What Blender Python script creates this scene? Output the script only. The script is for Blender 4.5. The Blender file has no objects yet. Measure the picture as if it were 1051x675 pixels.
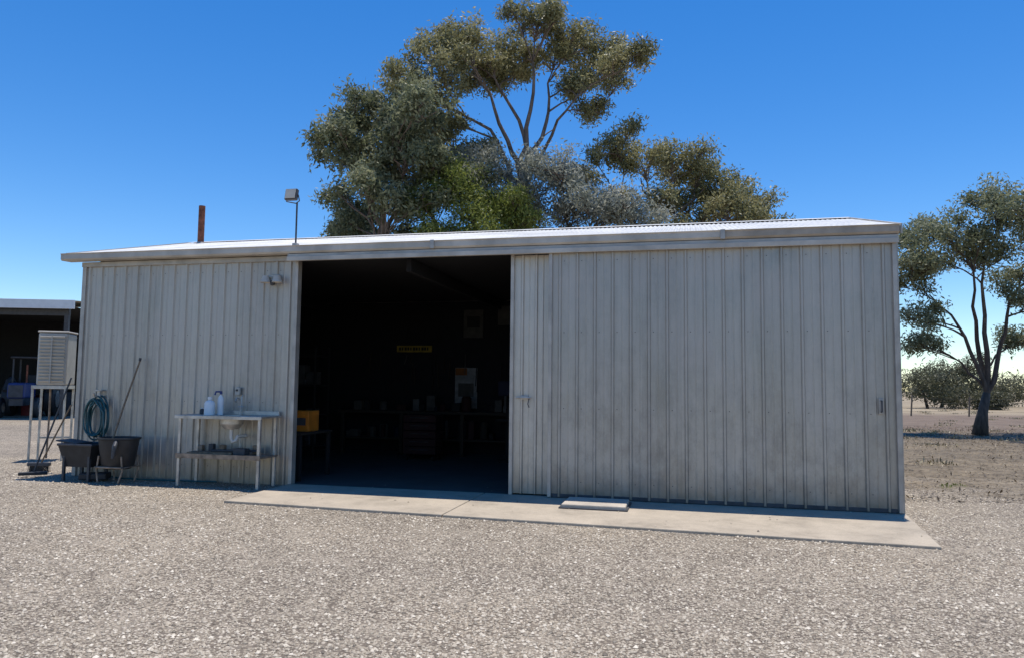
import bpy, math, numpy as np
from mathutils import Vector, Matrix
R = np.random.default_rng(7)
scene = bpy.context.scene
COL = scene.collection

# ------------------------------------------------------------------ materials
class NT:
    def __init__(s, name):
        s.m = bpy.data.materials.new(name); s.m.use_nodes = True
        s.t = s.m.node_tree; s.t.nodes.clear()
        s.out = s.n('ShaderNodeOutputMaterial'); s.b = s.n('ShaderNodeBsdfPrincipled')
        s.l(s.b.outputs[0], s.out.inputs[0])
    def n(s, t, **k):
        x = s.t.nodes.new(t)
        for a, v in k.items(): setattr(x, a, v)
        return x
    def l(s, a, b): s.t.links.new(a, b)
    def pos(s):
        return s.n('ShaderNodeTexCoord').outputs['Object']
    def mapped(s, src, scale):
        m = s.n('ShaderNodeMapping'); m.inputs['Scale'].default_value = scale
        s.l(src, m.inputs['Vector']); return m.outputs[0]
    def noise(s, src, scale, detail=4, rough=.55):
        x = s.n('ShaderNodeTexNoise'); x.inputs['Scale'].default_value = scale
        x.inputs['Detail'].default_value = detail; x.inputs['Roughness'].default_value = rough
        s.l(src, x.inputs['Vector']); return x.outputs['Fac']
    def ramp(s, f, stops):
        r = s.n('ShaderNodeValToRGB'); e = r.color_ramp.elements
        while len(e) < len(stops): e.new(.5)
        for i, (p, c) in enumerate(stops):
            e[i].position = p; e[i].color = (c[0], c[1], c[2], 1)
        s.l(f, r.inputs[0]); return r.outputs[0]
    def math(s, op, a, b=None, clamp=False):
        x = s.n('ShaderNodeMath', operation=op); x.use_clamp = clamp
        for i, v in enumerate((a, b)):
            if v is None: continue
            if isinstance(v, (int, float)): x.inputs[i].default_value = v
            else: s.l(v, x.inputs[i])
        return x.outputs[0]
    def mix(s, f, a, b, mode='MIX'):
        x = s.n('ShaderNodeMix', data_type='RGBA', blend_type=mode)
        for i, v in ((0, f), (6, a), (7, b)):
            if isinstance(v, (int, float)): x.inputs[i].default_value = v
            elif isinstance(v, tuple): x.inputs[i].default_value = (v[0], v[1], v[2], 1)
            else: s.l(v, x.inputs[i])
        return x.outputs[2]
    def bump(s, h, st=.3, dist=.01):
        b = s.n('ShaderNodeBump'); b.inputs['Strength'].default_value = st
        b.inputs['Distance'].default_value = dist
        s.l(h, b.inputs['Height']); s.l(b.outputs[0], s.b.inputs['Normal'])
    def setup(s, col=None, rough=.6, metal=0):
        if col is not None:
            if isinstance(col, tuple): s.b.inputs['Base Color'].default_value = (*col, 1)
            else: s.l(col, s.b.inputs['Base Color'])
        s.b.inputs['Roughness'].default_value = rough
        s.b.inputs['Metallic'].default_value = metal
        return s.m

def simple(name, c, rough=.6, metal=0, var=.25, scale=6, bump=.1):
    s = NT(name); p = s.pos()
    f = s.noise(p, scale, 6)
    lo = tuple(v*(1-var) for v in c); hi = tuple(min(1, v*(1+var)) for v in c)
    col = s.ramp(f, [(.3, lo), (.7, hi)])
    s.bump(s.noise(p, scale*8, 3), bump, .005)
    return s.setup(col, rough, metal)

def cladding(name, c, metal=.45, rough=.42, dark=.74, grime=1.0):
    s = NT(name); p = s.pos()
    sep = s.n('ShaderNodeSeparateXYZ'); s.l(p, sep.inputs[0])
    sheet = s.math('FLOOR', s.math('MULTIPLY', s.math('ADD', sep.outputs[0], sep.outputs[1]), 1/.74))
    wn = s.n('ShaderNodeTexWhiteNoise', noise_dimensions='1D'); s.l(sheet, wn.inputs['W'])
    streak = s.noise(s.mapped(p, (11, 11, .8)), 1, 7, .78)
    blot = s.noise(s.mapped(p, (1.1, 1.1, .9)), 1.3, 8, .72)
    f = s.math('ADD', s.math('MULTIPLY', streak, .4), s.math('MULTIPLY', blot, .6))
    f = s.math('ADD', f, s.math('MULTIPLY', s.math('SUBTRACT', wn.outputs[0], .5), .10))
    col = s.ramp(f, [(.34, tuple(v*dark for v in c)), (.5, c), (.66, tuple(min(1, v*1.18) for v in c))])
    if grime:
        d = s.math('SUBTRACT', 1.0, s.math('MULTIPLY', sep.outputs[2], 1/.5), True)
        d = s.math('MULTIPLY', s.math('MULTIPLY', d, s.noise(p, 5, 4)), 1.2*grime, True)
        col = s.mix(d, col, (.22, .18, .13))
        lo = s.math('SUBTRACT', 1.0, s.math('MULTIPLY', sep.outputs[2], 1/2.6), True)
        run = s.math('MULTIPLY', s.math('SUBTRACT', s.noise(s.mapped(p, (2.8, 2.8, 1.6)), 1.6, 9, .8), .46, True), 4.5, True)
        run = s.math('MULTIPLY', s.math('MULTIPLY', run, lo), .62*grime, True)
        col = s.mix(run, col, tuple(v*.48 for v in c))
        sc = s.math('MULTIPLY', s.math('SUBTRACT', s.noise(s.mapped(p, (9, 9, 3)), 2.0, 7, .8), .62, True), 5, True)
        col = s.mix(s.math('MULTIPLY', sc, .45), col, (.58, .56, .52))
    st = s.noise(s.mapped(p, (3, 3, 1.2)), 2.1, 7, .75)
    st = s.math('MULTIPLY', s.math('SUBTRACT', st, .58, True), 2.2, True)
    col = s.mix(st, col, tuple(v*.65 for v in c))
    rr = s.ramp(blot, [(.3, (rough-.1,)*3), (.7, (rough+.16,)*3)])
    m = s.setup(col, rough, metal); s.l(rr, s.b.inputs['Roughness'])
    s.bump(s.noise(s.mapped(p, (5, 5, 1.0)), 1.2, 2), .45, .016)
    return m

M = {}
M['wall'] = cladding('weathered_zincalume', (.465, .425, .37))
M['wall2'] = cladding('weathered_zincalume_light', (.54, .495, .43))
M['door'] = cladding('weathered_zincalume_door', (.435, .40, .35), grime=1.3)
M['roof'] = cladding('roof_zincalume', (.60, .59, .56), .2, .5, .88, 0)
M['inner'] = simple('inner_lining', (.006, .006, .008), .95)  # near black, the shed's interior shade put into the colour
base = {
 'trim': ((.42, .385, .34), .45, .3, .25, 3), 'gutter': ((.48, .435, .37), .5, .1, .25, 2.5), 'fascia': ((.36, .305, .24), .6, 0, .3, 3),
 'rust': ((.20, .07, .04), .85, .1, .5, 12), 'steel': ((.46, .435, .40), .4, .5, .3, 8), 'rustysteel': ((.27, .21, .16), .6, .3, .5, 9),
 'white': ((.72, .73, .73), .4, 0, .07, 4), 'cream': ((.50, .46, .39), .5, 0, .15, 4), 'black': ((.022, .022, .024), .6, 0, .35, 8),
 'darkgrey': ((.06, .06, .065), .6, .1, .3, 7), 'teal': ((.02, .09, .10), .4, 0, .25, 10), 'wood': ((.22, .155, .10), .8, 0, .35, 14),
 'yellow': ((.75, .52, .05), .6, 0, .1, 6), 'orange': ((.50, .17, .02), .5, 0, .25, 6), 'blue': ((.02, .04, .16), .5, 0, .2, 6),
 'red': ((.2, .02, .02), .5, 0, .2, 6), 'paper': ((.55, .56, .58), .8, 0, .15, 9), 'glass': ((.6, .6, .57), .12, 0, .05, 6)}
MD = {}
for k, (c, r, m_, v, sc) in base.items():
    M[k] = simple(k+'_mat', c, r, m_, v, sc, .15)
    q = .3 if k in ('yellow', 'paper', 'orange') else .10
    MD[k] = simple(k+'_shaded_mat', tuple(a*q for a in c), .85, 0, .3, sc, .15)  # darkened copies: shade inside the sheds put into the base colours
M['pipe'] = simple('pvc_pipe', (.55, .55, .53), .5, 0, .1)

def concrete(name, c):
    s = NT(name); p = s.pos()
    a = s.noise(p, 1.3, 9, .75); b = s.noise(p, 60, 3)
    col = s.ramp(a, [(.3, tuple(v*.62 for v in c)), (.48, tuple(v*.92 for v in c)), (.7, tuple(v*1.15 for v in c))])
    col = s.mix(.35, col, s.ramp(b, [(.3, (.5, .5, .5)), (.7, (1, 1, 1))]), 'MULTIPLY')
    st = s.math('MULTIPLY', s.math('SUBTRACT', s.noise(p, 2.2, 8, .78), .55, True), 4, True)
    col = s.mix(s.math('MULTIPLY', st, .8), col, tuple(v*.5 for v in c))
    s.bump(s.math('ADD', b, a), .35, .006)
    return s.setup(col, .85)
M['slab'] = concrete('concrete_slab', (.48, .40, .30))
M['floor'] = concrete('concrete_floor', (.08, .074, .068))  # much darker than the slab: indoor shade painted into the concrete
M['lid'] = concrete('concrete_lid', (.58, .5, .4))

def bark(name, c):
    s = NT(name); p = s.pos()
    f = s.noise(s.mapped(p, (5, 5, 1.2)), 2, 6, .65)
    s.bump(f, .5, .03)
    return s.setup(s.ramp(f, [(.3, tuple(v*.45 for v in c)), (.5, c), (.7, tuple(v*1.7 for v in c))]), .85)
M['bark'] = bark('gum_bark', (.17, .125, .095))
M['bark_dark'] = bark('dark_bark', (.085, .062, .047))

def leaf(name, a, b, c, trans=.4):
    s = NT(name)
    at = s.n('ShaderNodeAttribute', attribute_name='tint')
    g = s.n('ShaderNodeNewGeometry')
    f = s.math('ADD', s.math('MULTIPLY', at.outputs['Fac'], .75), s.math('MULTIPLY', s.noise(g.outputs['Position'], .8, 3), .3))
    col = s.ramp(f, [(.15, a), (.5, b), (.9, c)])
    s.setup(col, .5)
    s.b.inputs['Specular IOR Level'].default_value = .35
    if trans > 0:
        tr = s.n('ShaderNodeBsdfTranslucent'); s.l(col, tr.inputs[0])
        mx = s.n('ShaderNodeMixShader'); mx.inputs[0].default_value = trans
        s.l(s.b.outputs[0], mx.inputs[1]); s.l(tr.outputs[0], mx.inputs[2]); s.l(mx.outputs[0], s.out.inputs[0])
    return s.m
M['leaf_olive'] = leaf('leaf_olive', (.13, .13, .055), (.27, .255, .12), (.42, .38, .20))
M['leaf_dark'] = leaf('leaf_dark', (.105, .12, .06), (.205, .22, .12), (.35, .35, .22))
M['leaf_green'] = leaf('leaf_green', (.095, .125, .02), (.20, .23, .05), (.31, .33, .10))
M['leaf_silver'] = leaf('leaf_silver', (.17, .185, .145), (.30, .31, .25), (.45, .45, .38))
M['leaf_far'] = leaf('leaf_far', (.05, .056, .03), (.12, .12, .07), (.22, .20, .125))
M['litter'] = leaf('leaf_litter_mat', (.055, .038, .022), (.14, .10, .06), (.30, .235, .15), 0)
M['straw'] = leaf('dry_straw', (.20, .16, .08), (.33, .265, .15), (.46, .39, .24), 0)
M['stone'] = leaf('gravel_stone', (.15, .122, .09), (.385, .325, .245), (.70, .62, .50), 0)

# ------------------------------------------------------------------ mesh helpers
def empty(name, loc=(0, 0, 0), rz=0, parent=None):
    o = bpy.data.objects.new(name, None); o.location = loc; o.rotation_euler = (0, 0, rz)
    o.empty_display_size = .3; COL.objects.link(o)
    if parent: o.parent = parent
    return o
def mesh(name, v, f, mat, parent=None, smooth=False):
    me = bpy.data.meshes.new(name); me.from_pydata([tuple(map(float, a)) for a in v], [], f); me.update()
    o = bpy.data.objects.new(name, me); COL.objects.link(o)
    me.materials.append(mat)
    if smooth: me.polygons.foreach_set('use_smooth', [True]*len(me.polygons))
    if parent: o.parent = parent
    return o
BF = [(0, 3, 2, 1), (4, 5, 6, 7), (0, 1, 5, 4), (1, 2, 6, 5), (2, 3, 7, 6), (3, 0, 4, 7)]
def box(name, lo, hi, mat, parent=None, bev=.006, rot=None, piv=None):
    x0, y0, z0 = lo; x1, y1, z1 = hi
    v = [Vector(a) for a in ((x0, y0, z0), (x1, y0, z0), (x1, y1, z0), (x0, y1, z0), (x0, y0, z1), (x1, y0, z1), (x1, y1, z1), (x0, y1, z1))]
    if rot is not None:
        c = Vector(piv) if piv else (v[0]+v[6])/2
        v = [rot @ (a-c)+c for a in v]
    o = mesh(name, v, BF, mat, parent)
    if bev:
        m = o.modifiers.new('b', 'BEVEL'); m.width = bev; m.segments = 2
    return o
def tube_data(pts, rad, n=8, V=None, F=None, cap=True):
    if V is None: V, F = [], []
    pts = [Vector(p) for p in pts]; b0 = len(V); up = Vector((.31, .2, .93)).normalized()
    prev = None
    for i, p in enumerate(pts):
        d = (pts[min(i+1, len(pts)-1)]-pts[max(i-1, 0)])
        if d.length < 1e-6: d = Vector((0, 0, 1))
        d.normalize()
        if prev is None:
            a = d.cross(up if abs(d.dot(up)) < .95 else Vector((1, 0, 0))).normalized()
        else:
            a = prev-d*prev.dot(d); a.normalize()
        prev = a; b = d.cross(a)
        for k in range(n):
            t = 2*math.pi*k/n; V.append(p+(a*math.cos(t)+b*math.sin(t))*rad[i])
    for i in range(len(pts)-1):
        for k in range(n):
            k2 = (k+1) % n
            F.append((b0+i*n+k, b0+i*n+k2, b0+(i+1)*n+k2, b0+(i+1)*n+k))
    if cap:
        F.append(tuple(b0+k for k in range(n))[::-1]); F.append(tuple(b0+(len(pts)-1)*n+k for k in range(n)))
    return V, F
def tube(name, pts, r, mat, parent=None, n=10):
    if isinstance(r, (int, float)): r = [r]*len(pts)
    V, F = tube_data(pts, r, n)
    o = mesh(name, V, F, mat, parent, True)
    try: o.data.set_sharp_from_angle(angle=math.radians(40))
    except Exception: pass
    return o
def lathe(name, prof, c, mat, parent=None, n=24, sx=1, sy=1):
    V, F = [], []
    for r, z in prof:
        for k in range(n):
            t = 2*math.pi*k/n; V.append((c[0]+r*math.cos(t)*sx, c[1]+r*math.sin(t)*sy, c[2]+z))
    for i in range(len(prof)-1):
        for k in range(n):
            F.append((i*n+k, i*n+(k+1) % n, (i+1)*n+(k+1) % n, (i+1)*n+k))
    o = mesh(name, V, F, mat, parent, True)
    try: o.data.set_sharp_from_angle(angle=math.radians(35))
    except Exception: pass
    return o
def fast(name, V, F, mat, parent=None, tint=None, k=4, smooth=False):
    me = bpy.data.meshes.new(name); nf = len(F)
    me.vertices.add(len(V)); me.vertices.foreach_set('co', np.asarray(V, np.float32).ravel())
    me.loops.add(nf*k); me.loops.foreach_set('vertex_index', np.asarray(F, np.int32).ravel())
    me.polygons.add(nf); me.polygons.foreach_set('loop_start', np.arange(0, nf*k, k, dtype=np.int32))
    me.update(calc_edges=True)
    if tint is not None:
        a = me.attributes.new('tint', 'FLOAT', 'FACE'); a.data.foreach_set('value', np.asarray(tint, np.float32))
    if smooth: me.polygons.foreach_set('use_smooth', np.ones(nf, bool))
    me.materials.append(mat)
    o = bpy.data.objects.new(name, me); COL.objects.link(o)
    if parent: o.parent = parent
    return o

def ribbed(name, p0, p1, zb, zt0, zt1, mat, parent, pitch=.235, rw=.025, rh=.025, nrm=(0, -1), zmid=None, minor=True, off=.0):
    p0 = np.array(p0, float); p1 = np.array(p1, float); L = np.linalg.norm(p1-p0); d = (p1-p0)/L
    nrm = np.array(nrm, float); pr = [(0, 0)]
    x = pitch*.5+off
    while x+rw*1.2 < L:
        if x-rw > 0.005:
            pr += [(x-rw, 0), (x-rw*.45, rh), (x+rw*.45, rh), (x+rw, 0)]
        if minor and x+pitch*.5+.02 < L:
            m = x+pitch*.5
            pr += [(m-.012, 0), (m, .007), (m+.012, 0)]
        x += pitch
    pr.append((L, 0)); V = []; F = []
    for s, h in pr:
        q = p0+d*s+nrm*h
        if zmid is not None:
            t = s/L; zt = zt0+(zmid-zt0)*(1-abs(2*t-1))
        else: zt = zt0+(zt1-zt0)*s/L
        V += [(q[0], q[1], zb), (q[0], q[1], zt)]
    for i in range(len(pr)-1): F.append((2*i, 2*i+2, 2*i+3, 2*i+1))
    return mesh(name, V, F, mat, parent)

# ------------------------------------------------------------------ main shed
RZ = -math.radians(13.4)
SH = empty('metal_shed', (-7.18, 12.32, 0), RZ)
W, D, HE, HR = 12.42, 5.8, 3.62, 4.40
XO0, XO1 = 3.98, 7.37
ribbed('front_wall_cladding', (0, 0), (XO0-.06, 0), 0, 3.5, 3.5, M['wall'], SH, .232)
ribbed('front_wall_side_panel', (XO1+.05, -.02), (8.02, -.02), .05, 3.42, 3.42, M['wall2'], SH, .2, off=.02)
ribbed('sliding_door', (7.98, -.14), (W-.03, -.14), .045, 3.42, 3.42, M['door'], SH, .245)
ribbed('front_wall_behind_door', (8.02, -.0), (W, -.0), .0, 3.5, 3.5, M['wall'], SH, .235)
box('door_stile', (7.945, -.185, .04), (7.995, -.125, 3.42), M['trim'], SH)
box('door_stile_end', (W-.05, -.19, .04), (W+.0, -.12, 3.42), M['trim'], SH)
box('door_bottom_rail', (8.0, -.155, .035), (W-.055, -.128, .085), M['darkgrey'], SH)
box('opening_jamb', (XO0-.06, -.05, 0), (XO0, .07, 3.44), M['trim'], SH)
box('opening_jamb_far', (XO1, -.07, 0.03), (XO1+.05, .05, 3.44), M['trim'], SH)
box('corner_flashing', (-.025, -.03, 0), (.05, .06, 3.5), M['trim'], SH)
box('corner_flashing_far', (W-.0, -.10, 0), (W+.04, .06, 3.5), M['trim'], SH)
box('door_track', (XO0-.1, -.21, 3.425), (W+.02, -.06, 3.52), M['trim'], SH)
box('track_lip', (XO0-.1, -.235, 3.405), (W+.02, -.213, 3.475), M['gutter'], SH)
box('head_flashing', (-.03, -.045, 3.44), (XO0-.1, -.005, 3.52), M['trim'], SH)
def gutter(x0, x1, mat, nm):
    pr = [(-.02, 3.645), (-.02, 3.53), (-.22, 3.525), (-.242, 3.55), (-.242, 3.62), (-.255, 3.64), (-.235, 3.645), (-.23, 3.635), (-.225, 3.55), (-.03, 3.55)]
    V, F = [], []
    for x in (x0, x1):
        for y, z in pr: V.append((x, y, z))
    n = len(pr)
    for i in range(n): F.append((i, (i+1) % n, n+(i+1) % n, n+i))
    F.append(tuple(range(n))[::-1]); F.append(tuple(range(n, 2*n)))
    mesh(nm, V, F, mat, SH)
gutter(-.27, 10.3, M['gutter'], 'gutter')
gutter(10.3, W+.03, M['fascia'], 'gutter_end_length')
box('gutter_joint', (6.2, -.262, 3.52), (6.26, -.24, 3.65), M['trim'], SH)
box('gutter_joint_b', (10.27, -.265, 3.518), (10.33, -.24, 3.65), M['trim'], SH)
ribbed('end_wall', (W, 0), (W, D), 0, 3.5, 3.5, M['wall'], SH, .235, nrm=(1, 0), zmid=HR-.07)
ribbed('end_wall_far', (0, 0), (0, D), 0, 3.5, 3.5, M['wall'], SH, .235, nrm=(-1, 0), zmid=HR-.07)
ribbed('back_wall', (0, D), (W, D), 0, 3.5, 3.5, M['wall'], SH, .235, nrm=(0, 1))
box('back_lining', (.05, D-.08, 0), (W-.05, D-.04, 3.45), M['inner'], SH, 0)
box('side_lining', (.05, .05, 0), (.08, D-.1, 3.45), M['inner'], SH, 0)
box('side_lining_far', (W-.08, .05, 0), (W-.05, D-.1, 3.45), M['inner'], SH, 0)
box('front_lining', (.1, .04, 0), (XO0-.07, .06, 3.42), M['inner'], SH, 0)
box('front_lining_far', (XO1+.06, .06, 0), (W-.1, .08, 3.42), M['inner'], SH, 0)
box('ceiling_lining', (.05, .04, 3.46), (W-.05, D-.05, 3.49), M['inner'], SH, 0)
for i, x in enumerate((1.5, 5.7, 9.9)):
    box('rafter_%d' % i, (x, .1, 3.25), (x+.08, D-.1, 3.44), M['inner'], SH)
def roof(nm, y0, z0, y1, z1):
    n = int((W+.24)/.0127); xs = np.linspace(-.19, W+.05, n)
    h = .009*np.cos(xs*2*math.pi/.0762)
    V = []; F = []
    rows = 5
    for j in range(rows):
        t = j/(rows-1)
        for i in range(n): V.append((xs[i], y0+(y1-y0)*t, z0+(z1-z0)*t+h[i]))
    for j in range(rows-1):
        for i in range(n-1): a = j*n+i; F.append((a, a+1, a+n+1, a+n))
    mesh(nm, V, F, M['roof'], SH, True)
roof('roof_front', -.2, 3.64, 2.9, HR+.01)
roof('roof_back', D+.2, 3.64, 2.9, HR+.01)
mesh('ridge_cap', [(-.14, 2.72, HR-.012), (W+.06, 2.72, HR-.012), (W+.06, 2.9, HR+.04), (-.14, 2.9, HR+.04), (W+.06, 3.08, HR-.012), (-.14, 3.08, HR-.012)],
     [(0, 1, 2, 3), (3, 2, 4, 5)], M['roof'], SH)
def barge(x, nm):
    for sgn, tag in ((1, 'a'), (-1, 'b')):
        y0, y1 = (-.19, 2.9) if sgn == 1 else (D+.2, 2.9)
        V = []
        for xx in (x, x+.025):
            V += [(xx, y0, 3.53), (xx, y1, HR-.09), (xx, y1, HR+.035), (xx, y0, 3.66)]
        F = [(0, 1, 2, 3), (7, 6, 5, 4), (0, 4, 5, 1), (1, 5, 6, 2), (2, 6, 7, 3), (3, 7, 4, 0)]
        mesh(nm+tag, V, F, M['gutter'], SH)
barge(W+.052, 'barge_'); barge(-.22, 'barge_far_')
tube('flue_pipe', [(.34, 2.5, 4.2), (.34, 2.5, 5.08)], .062, M['rust'], SH, 16)
tube('flue_collar', [(.34, 2.5, 4.2), (.34, 2.5, 4.34)], [.13, .07], M['trim'], SH, 16)
tube('door_handle', [(12.2, -.16, 1.28), (12.2, -.205, 1.28), (12.2, -.205, 1.42), (12.2, -.16, 1.42)], .009, M['darkgrey'], SH)
box('handle_plate', (12.17, -.168, 1.25), (12.23, -.150, 1.45), M['trim'], SH)
box('latch_plate', (7.52, -.06, 1.36), (7.64, -.045, 1.42), M['trim'], SH)
tube('latch_bolt', [(7.46, -.07, 1.39), (7.68, -.07, 1.39)], .012, M['steel'], SH)
tube('latch_hang', [(7.66, -.07, 1.39), (7.64, -.075, 1.3), (7.66, -.075, 1.25)], .007, M['darkgrey'], SH)
V, F = [], []
def screw(x, y, z):
    b = len(V)
    for k in range(6):
        t = k*math.pi/3; V.append((x+.007*math.cos(t), y-.006, z+.007*math.sin(t)))
    F.append(tuple(range(b, b+6))[::-1])
for z in (.25, 1.25, 2.3, 3.3):
    for i in range(16): screw(.116+.232*i+.06, 0-.002, z)
    for i in range(17): screw(7.98+.1225+.245*i+.06, -.142, z)
mesh('cladding_screws', V, F, M['darkgrey'], SH)

def prism(name, poly, z0, z1, mat, parent, bev=.01):
    n = len(poly); V = [(x, y, z0) for x, y in poly]+[(x, y, z1) for x, y in poly]
    F = [tuple(range(n))[::-1], tuple(range(n, 2*n))]+[(i, (i+1) % n, n+(i+1) % n, n+i) for i in range(n)]
    o = mesh(name, V, F, mat, parent)
    m = o.modifiers.new('b', 'BEVEL'); m.width = bev; m.segments = 2
    return o
AP = empty('concrete_apron', (-7.18, 12.32, 0), RZ)
prism('slab_a', [(3.93, .0), (3.98, -1.72), (7.0, -1.88), (7.0, .0)], -.05, .032, M['slab'], AP)
prism('slab_b', [(7.012, .0), (7.012, -1.88), (12.25, -2.15), (12.47, .0)], -.05, .030, M['slab'], AP)
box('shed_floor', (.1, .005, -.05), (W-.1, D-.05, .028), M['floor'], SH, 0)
HT = empty('concrete_hatch', (-7.18, 12.32, 0), RZ)
box('hatch_lid', (8.28, -1.0, .034), (9.08, -.36, .085), M['lid'], HT, .012)
box('hatch_rim', (8.25, -1.03, .03), (9.11, -.33, .048), M['darkgrey'], HT, .003)

# ------------------------------------------------------------------ floodlight
FL = empty('floodlight', (-7.18, 12.32, 0), RZ)
tube('pole', [(3.95, -.1, 3.5), (3.95, -.1, 4.34)], .014, M['darkgrey'], FL)
box('pole_bracket', (3.91, -.14, 3.63), (3.99, -.06, 3.70), M['trim'], FL)
rt = Matrix.Rotation(math.radians(-12), 3, 'X')
box('lamp_housing', (3.79, -.20, 4.36), (3.99, -.13, 4.54), M['darkgrey'], FL, .012, rt)
box('lamp_lens', (3.805, -.213, 4.375), (3.975, -.203, 4.525), M['cream'], FL, .003, rt, (3.89, -.165, 4.45))
tube('lamp_yoke', [(3.78, -.16, 4.45), (3.78, -.12, 4.36), (3.93, -.1, 4.33), (4.0, -.12, 4.36), (4.0, -.16, 4.45)], .009, M['darkgrey'], FL)
SL = empty('security_light', (-7.18, 12.32, 0), RZ)
box('base', (3.48, -.06, 3.13), (3.66, -.022, 3.23), M['cream'], SL, .01)
for i, x in enumerate((3.47, 3.67)):
    lathe('head_%d' % i, [(.0, 0), (.045, 0), (.08, -.1), (.075, -.105), (.02, -.06), (0, -.055)], (x, -.13, 3.20), M['cream'], SL, 18)
    tube('arm_%d' % i, [(3.57, -.04, 3.18), (x, -.1, 3.20)], .014, M['cream'], SL)
lathe('sensor', [(0, -.05), (.03, -.04), (.04, 0), (.03, .03), (0, .035)], (3.57, -.09, 3.10), M['darkgrey'], SL, 14)

# ------------------------------------------------------------------ bench with sink
BN = empty('sink_bench', (-7.12, 12.30, 0), RZ)
bx0, bx1, by0, by1, bt = 2.28, 3.68, -.55, -.06, 1.06
for i, (x, y) in enumerate(((bx0+.03, by0+.03), (bx1-.03, by0+.03), (bx0+.03, by1-.03), (bx1-.03, by1-.03))):
    box('leg_%d' % i, (x-.022, y-.022, 0), (x+.022, y+.022, bt-.03), M['steel'], BN, .004)
sx0, sx1, sy0, sy1 = 2.86, 3.22, -.46, -.16
box('top_left', (bx0-.03, by0-.03, bt-.03), (sx0, by1+.02, bt), M['steel'], BN, .004)
box('top_right', (sx1, by0-.03, bt-.03), (bx1+.03, by1+.02, bt), M['steel'], BN, .004)
box('top_front', (sx0, by0-.03, bt-.029), (sx1, sy0, bt-.001), M['steel'], BN, 0)
box('top_back', (sx0, sy1, bt-.029), (sx1, by1+.02, bt-.001), M['steel'], BN, 0)
box('splash_back', (bx0, by1+.005, bt+.001), (bx1, by1+.02, bt+.06), M['steel'], BN, .002)
box('front_apron', (bx0-.03, by0-.036, bt-.05), (bx1+.03, by0-.031, bt-.004), M['steel'], BN, .002)
lathe('sink_bowl', [(.17, 0), (.165, -.12), (.10, -.19), (.03, -.20), (.03, -.21), (.11, -.2), (.178, -.125), (.182, 0)], (3.04, -.31, bt-.004), M['steel'], BN, 28, 1, .85)
tube('waste_pipe', [(3.04, -.31, bt-.2), (3.04, -.31, bt-.34), (3.07, -.31, bt-.4), (3.12, -.31, bt-.38), (3.13, -.28, bt-.32), (3.13, -.05, bt-.32)], .026, M['pipe'], BN, 12)
box('lower_shelf', (bx0-.01, by0+.0, .44), (bx1+.01, by1, .47), M['rustysteel'], BN, .004)
box('shelf_lip', (bx0-.012, by0-.012, .42), (bx1+.012, by0-.002, .49), M['rustysteel'], BN, .002)
box('shelf_board', (2.4, -.45, .475), (3.1, -.2, .505), M['wood'], BN, .004, Matrix.Rotation(.15, 3, 'Z'))
tube('offcut_pipe', [(2.7, -.3, .52), (3.5, -.25, .53)], .02, M['darkgrey'], BN)
box('tool_tin', (3.15, -.42, .475), (3.35, -.28, .57), M['darkgrey'], BN, .01)
for i in range(6):
    x = 2.4+.19*i
    box('jar_%d' % i, (x, -.22, .475), (x+.08, -.14, .53+R.uniform(0, .09)), M[('rustysteel', 'darkgrey', 'wood')[i % 3]], BN, .01)
tube('tap', [(3.04, -.10, bt), (3.04, -.10, bt+.2), (3.04, -.13, bt+.25), (3.04, -.2, bt+.255), (3.04, -.23, bt+.21)], .013, M['steel'], BN, 10)
tube('tap_handle', [(3.0, -.1, bt+.12), (3.09, -.1, bt+.12)], .012, M['steel'], BN)
tube('supply_pipe', [(3.02, -.04, .1), (3.02, -.04, bt+.26), (3.02, -.02, bt+.3)], .009, M['steel'], BN)
def bottle(nm, c, r, h, mat, cap):
    b = empty(nm, (-7.18, 12.32, 0), RZ)
    lathe('body', [(0, 0), (r, 0), (r, h*.62), (r*.8, h*.74), (r*.32, h*.82), (r*.32, h*.9), (0, h*.9)], c, mat, b, 20, 1, .75)
    lathe('cap', [(r*.4, h*.86), (r*.4, h), (0, h)], c, cap, b, 14)
    return b
bottle('detergent_bottle', (2.70, -.3, bt), .085, .27, M['white'], M['white'])
b = bottle('spray_bottle', (2.82, -.2, bt), .05, .36, M['white'], M['blue'])
tube('trigger', [(2.82, -.2, bt+.35), (2.76, -.24, bt+.35), (2.75, -.25, bt+.30)], .014, M['blue'], b)
bottle('soap_bottle', (2.5, -.2, bt), .04, .10, M['darkgrey'], M['white'])
OB = empty('power_outlet', (-7.18, 12.32, 0), RZ)
box('box_body', (2.97, -.07, 1.36), (3.05, -.024, 1.48), M['cream'], OB, .01)
box('switch', (2.99, -.08, 1.42), (3.03, -.072, 1.45), M['darkgrey'], OB, .003)

# ------------------------------------------------------------------ hose, tools, tubs
HO = empty('garden_hose', (-7.05, 12.30, 0), RZ)
pts = []
for i in range(7*36):
    t = 2*math.pi*i/36; k = i/36
    rx = .16+.035*math.sin(k*2.1)+.02*math.sin(k*5); rz_ = .29+.045*math.cos(k*1.7)
    pts.append((.36+rx*math.sin(t)+.02*math.sin(k), -.08-.016*k+.01*math.sin(t*3), .98+rz_*math.cos(t)-.03*(k % 2)))
tube('coil', pts, .013, M['teal'], HO, 7)
tube('loose_end', [pts[-1], (.55, -.2, 1.05), (.6, -.22, .7), (.45, -.25, .35), (.6, -.3, .08), (1.0, -.25, .03), (1.5, -.2, .02), (2.1, -.15, .02), (2.6, -.1, .02)], .012, M['teal'], HO, 7)
lathe('hook', [(0, 0), (.03, 0), (.03, .12), (.07, .12), (.07, .14), (0, .14)], (.36, -.1, 1.27), M['steel'], HO, 12)
tube('hook_arm', [(.36, -.02, 1.3), (.36, -.2, 1.31), (.36, -.22, 1.36)], .015, M['steel'], HO)

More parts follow.
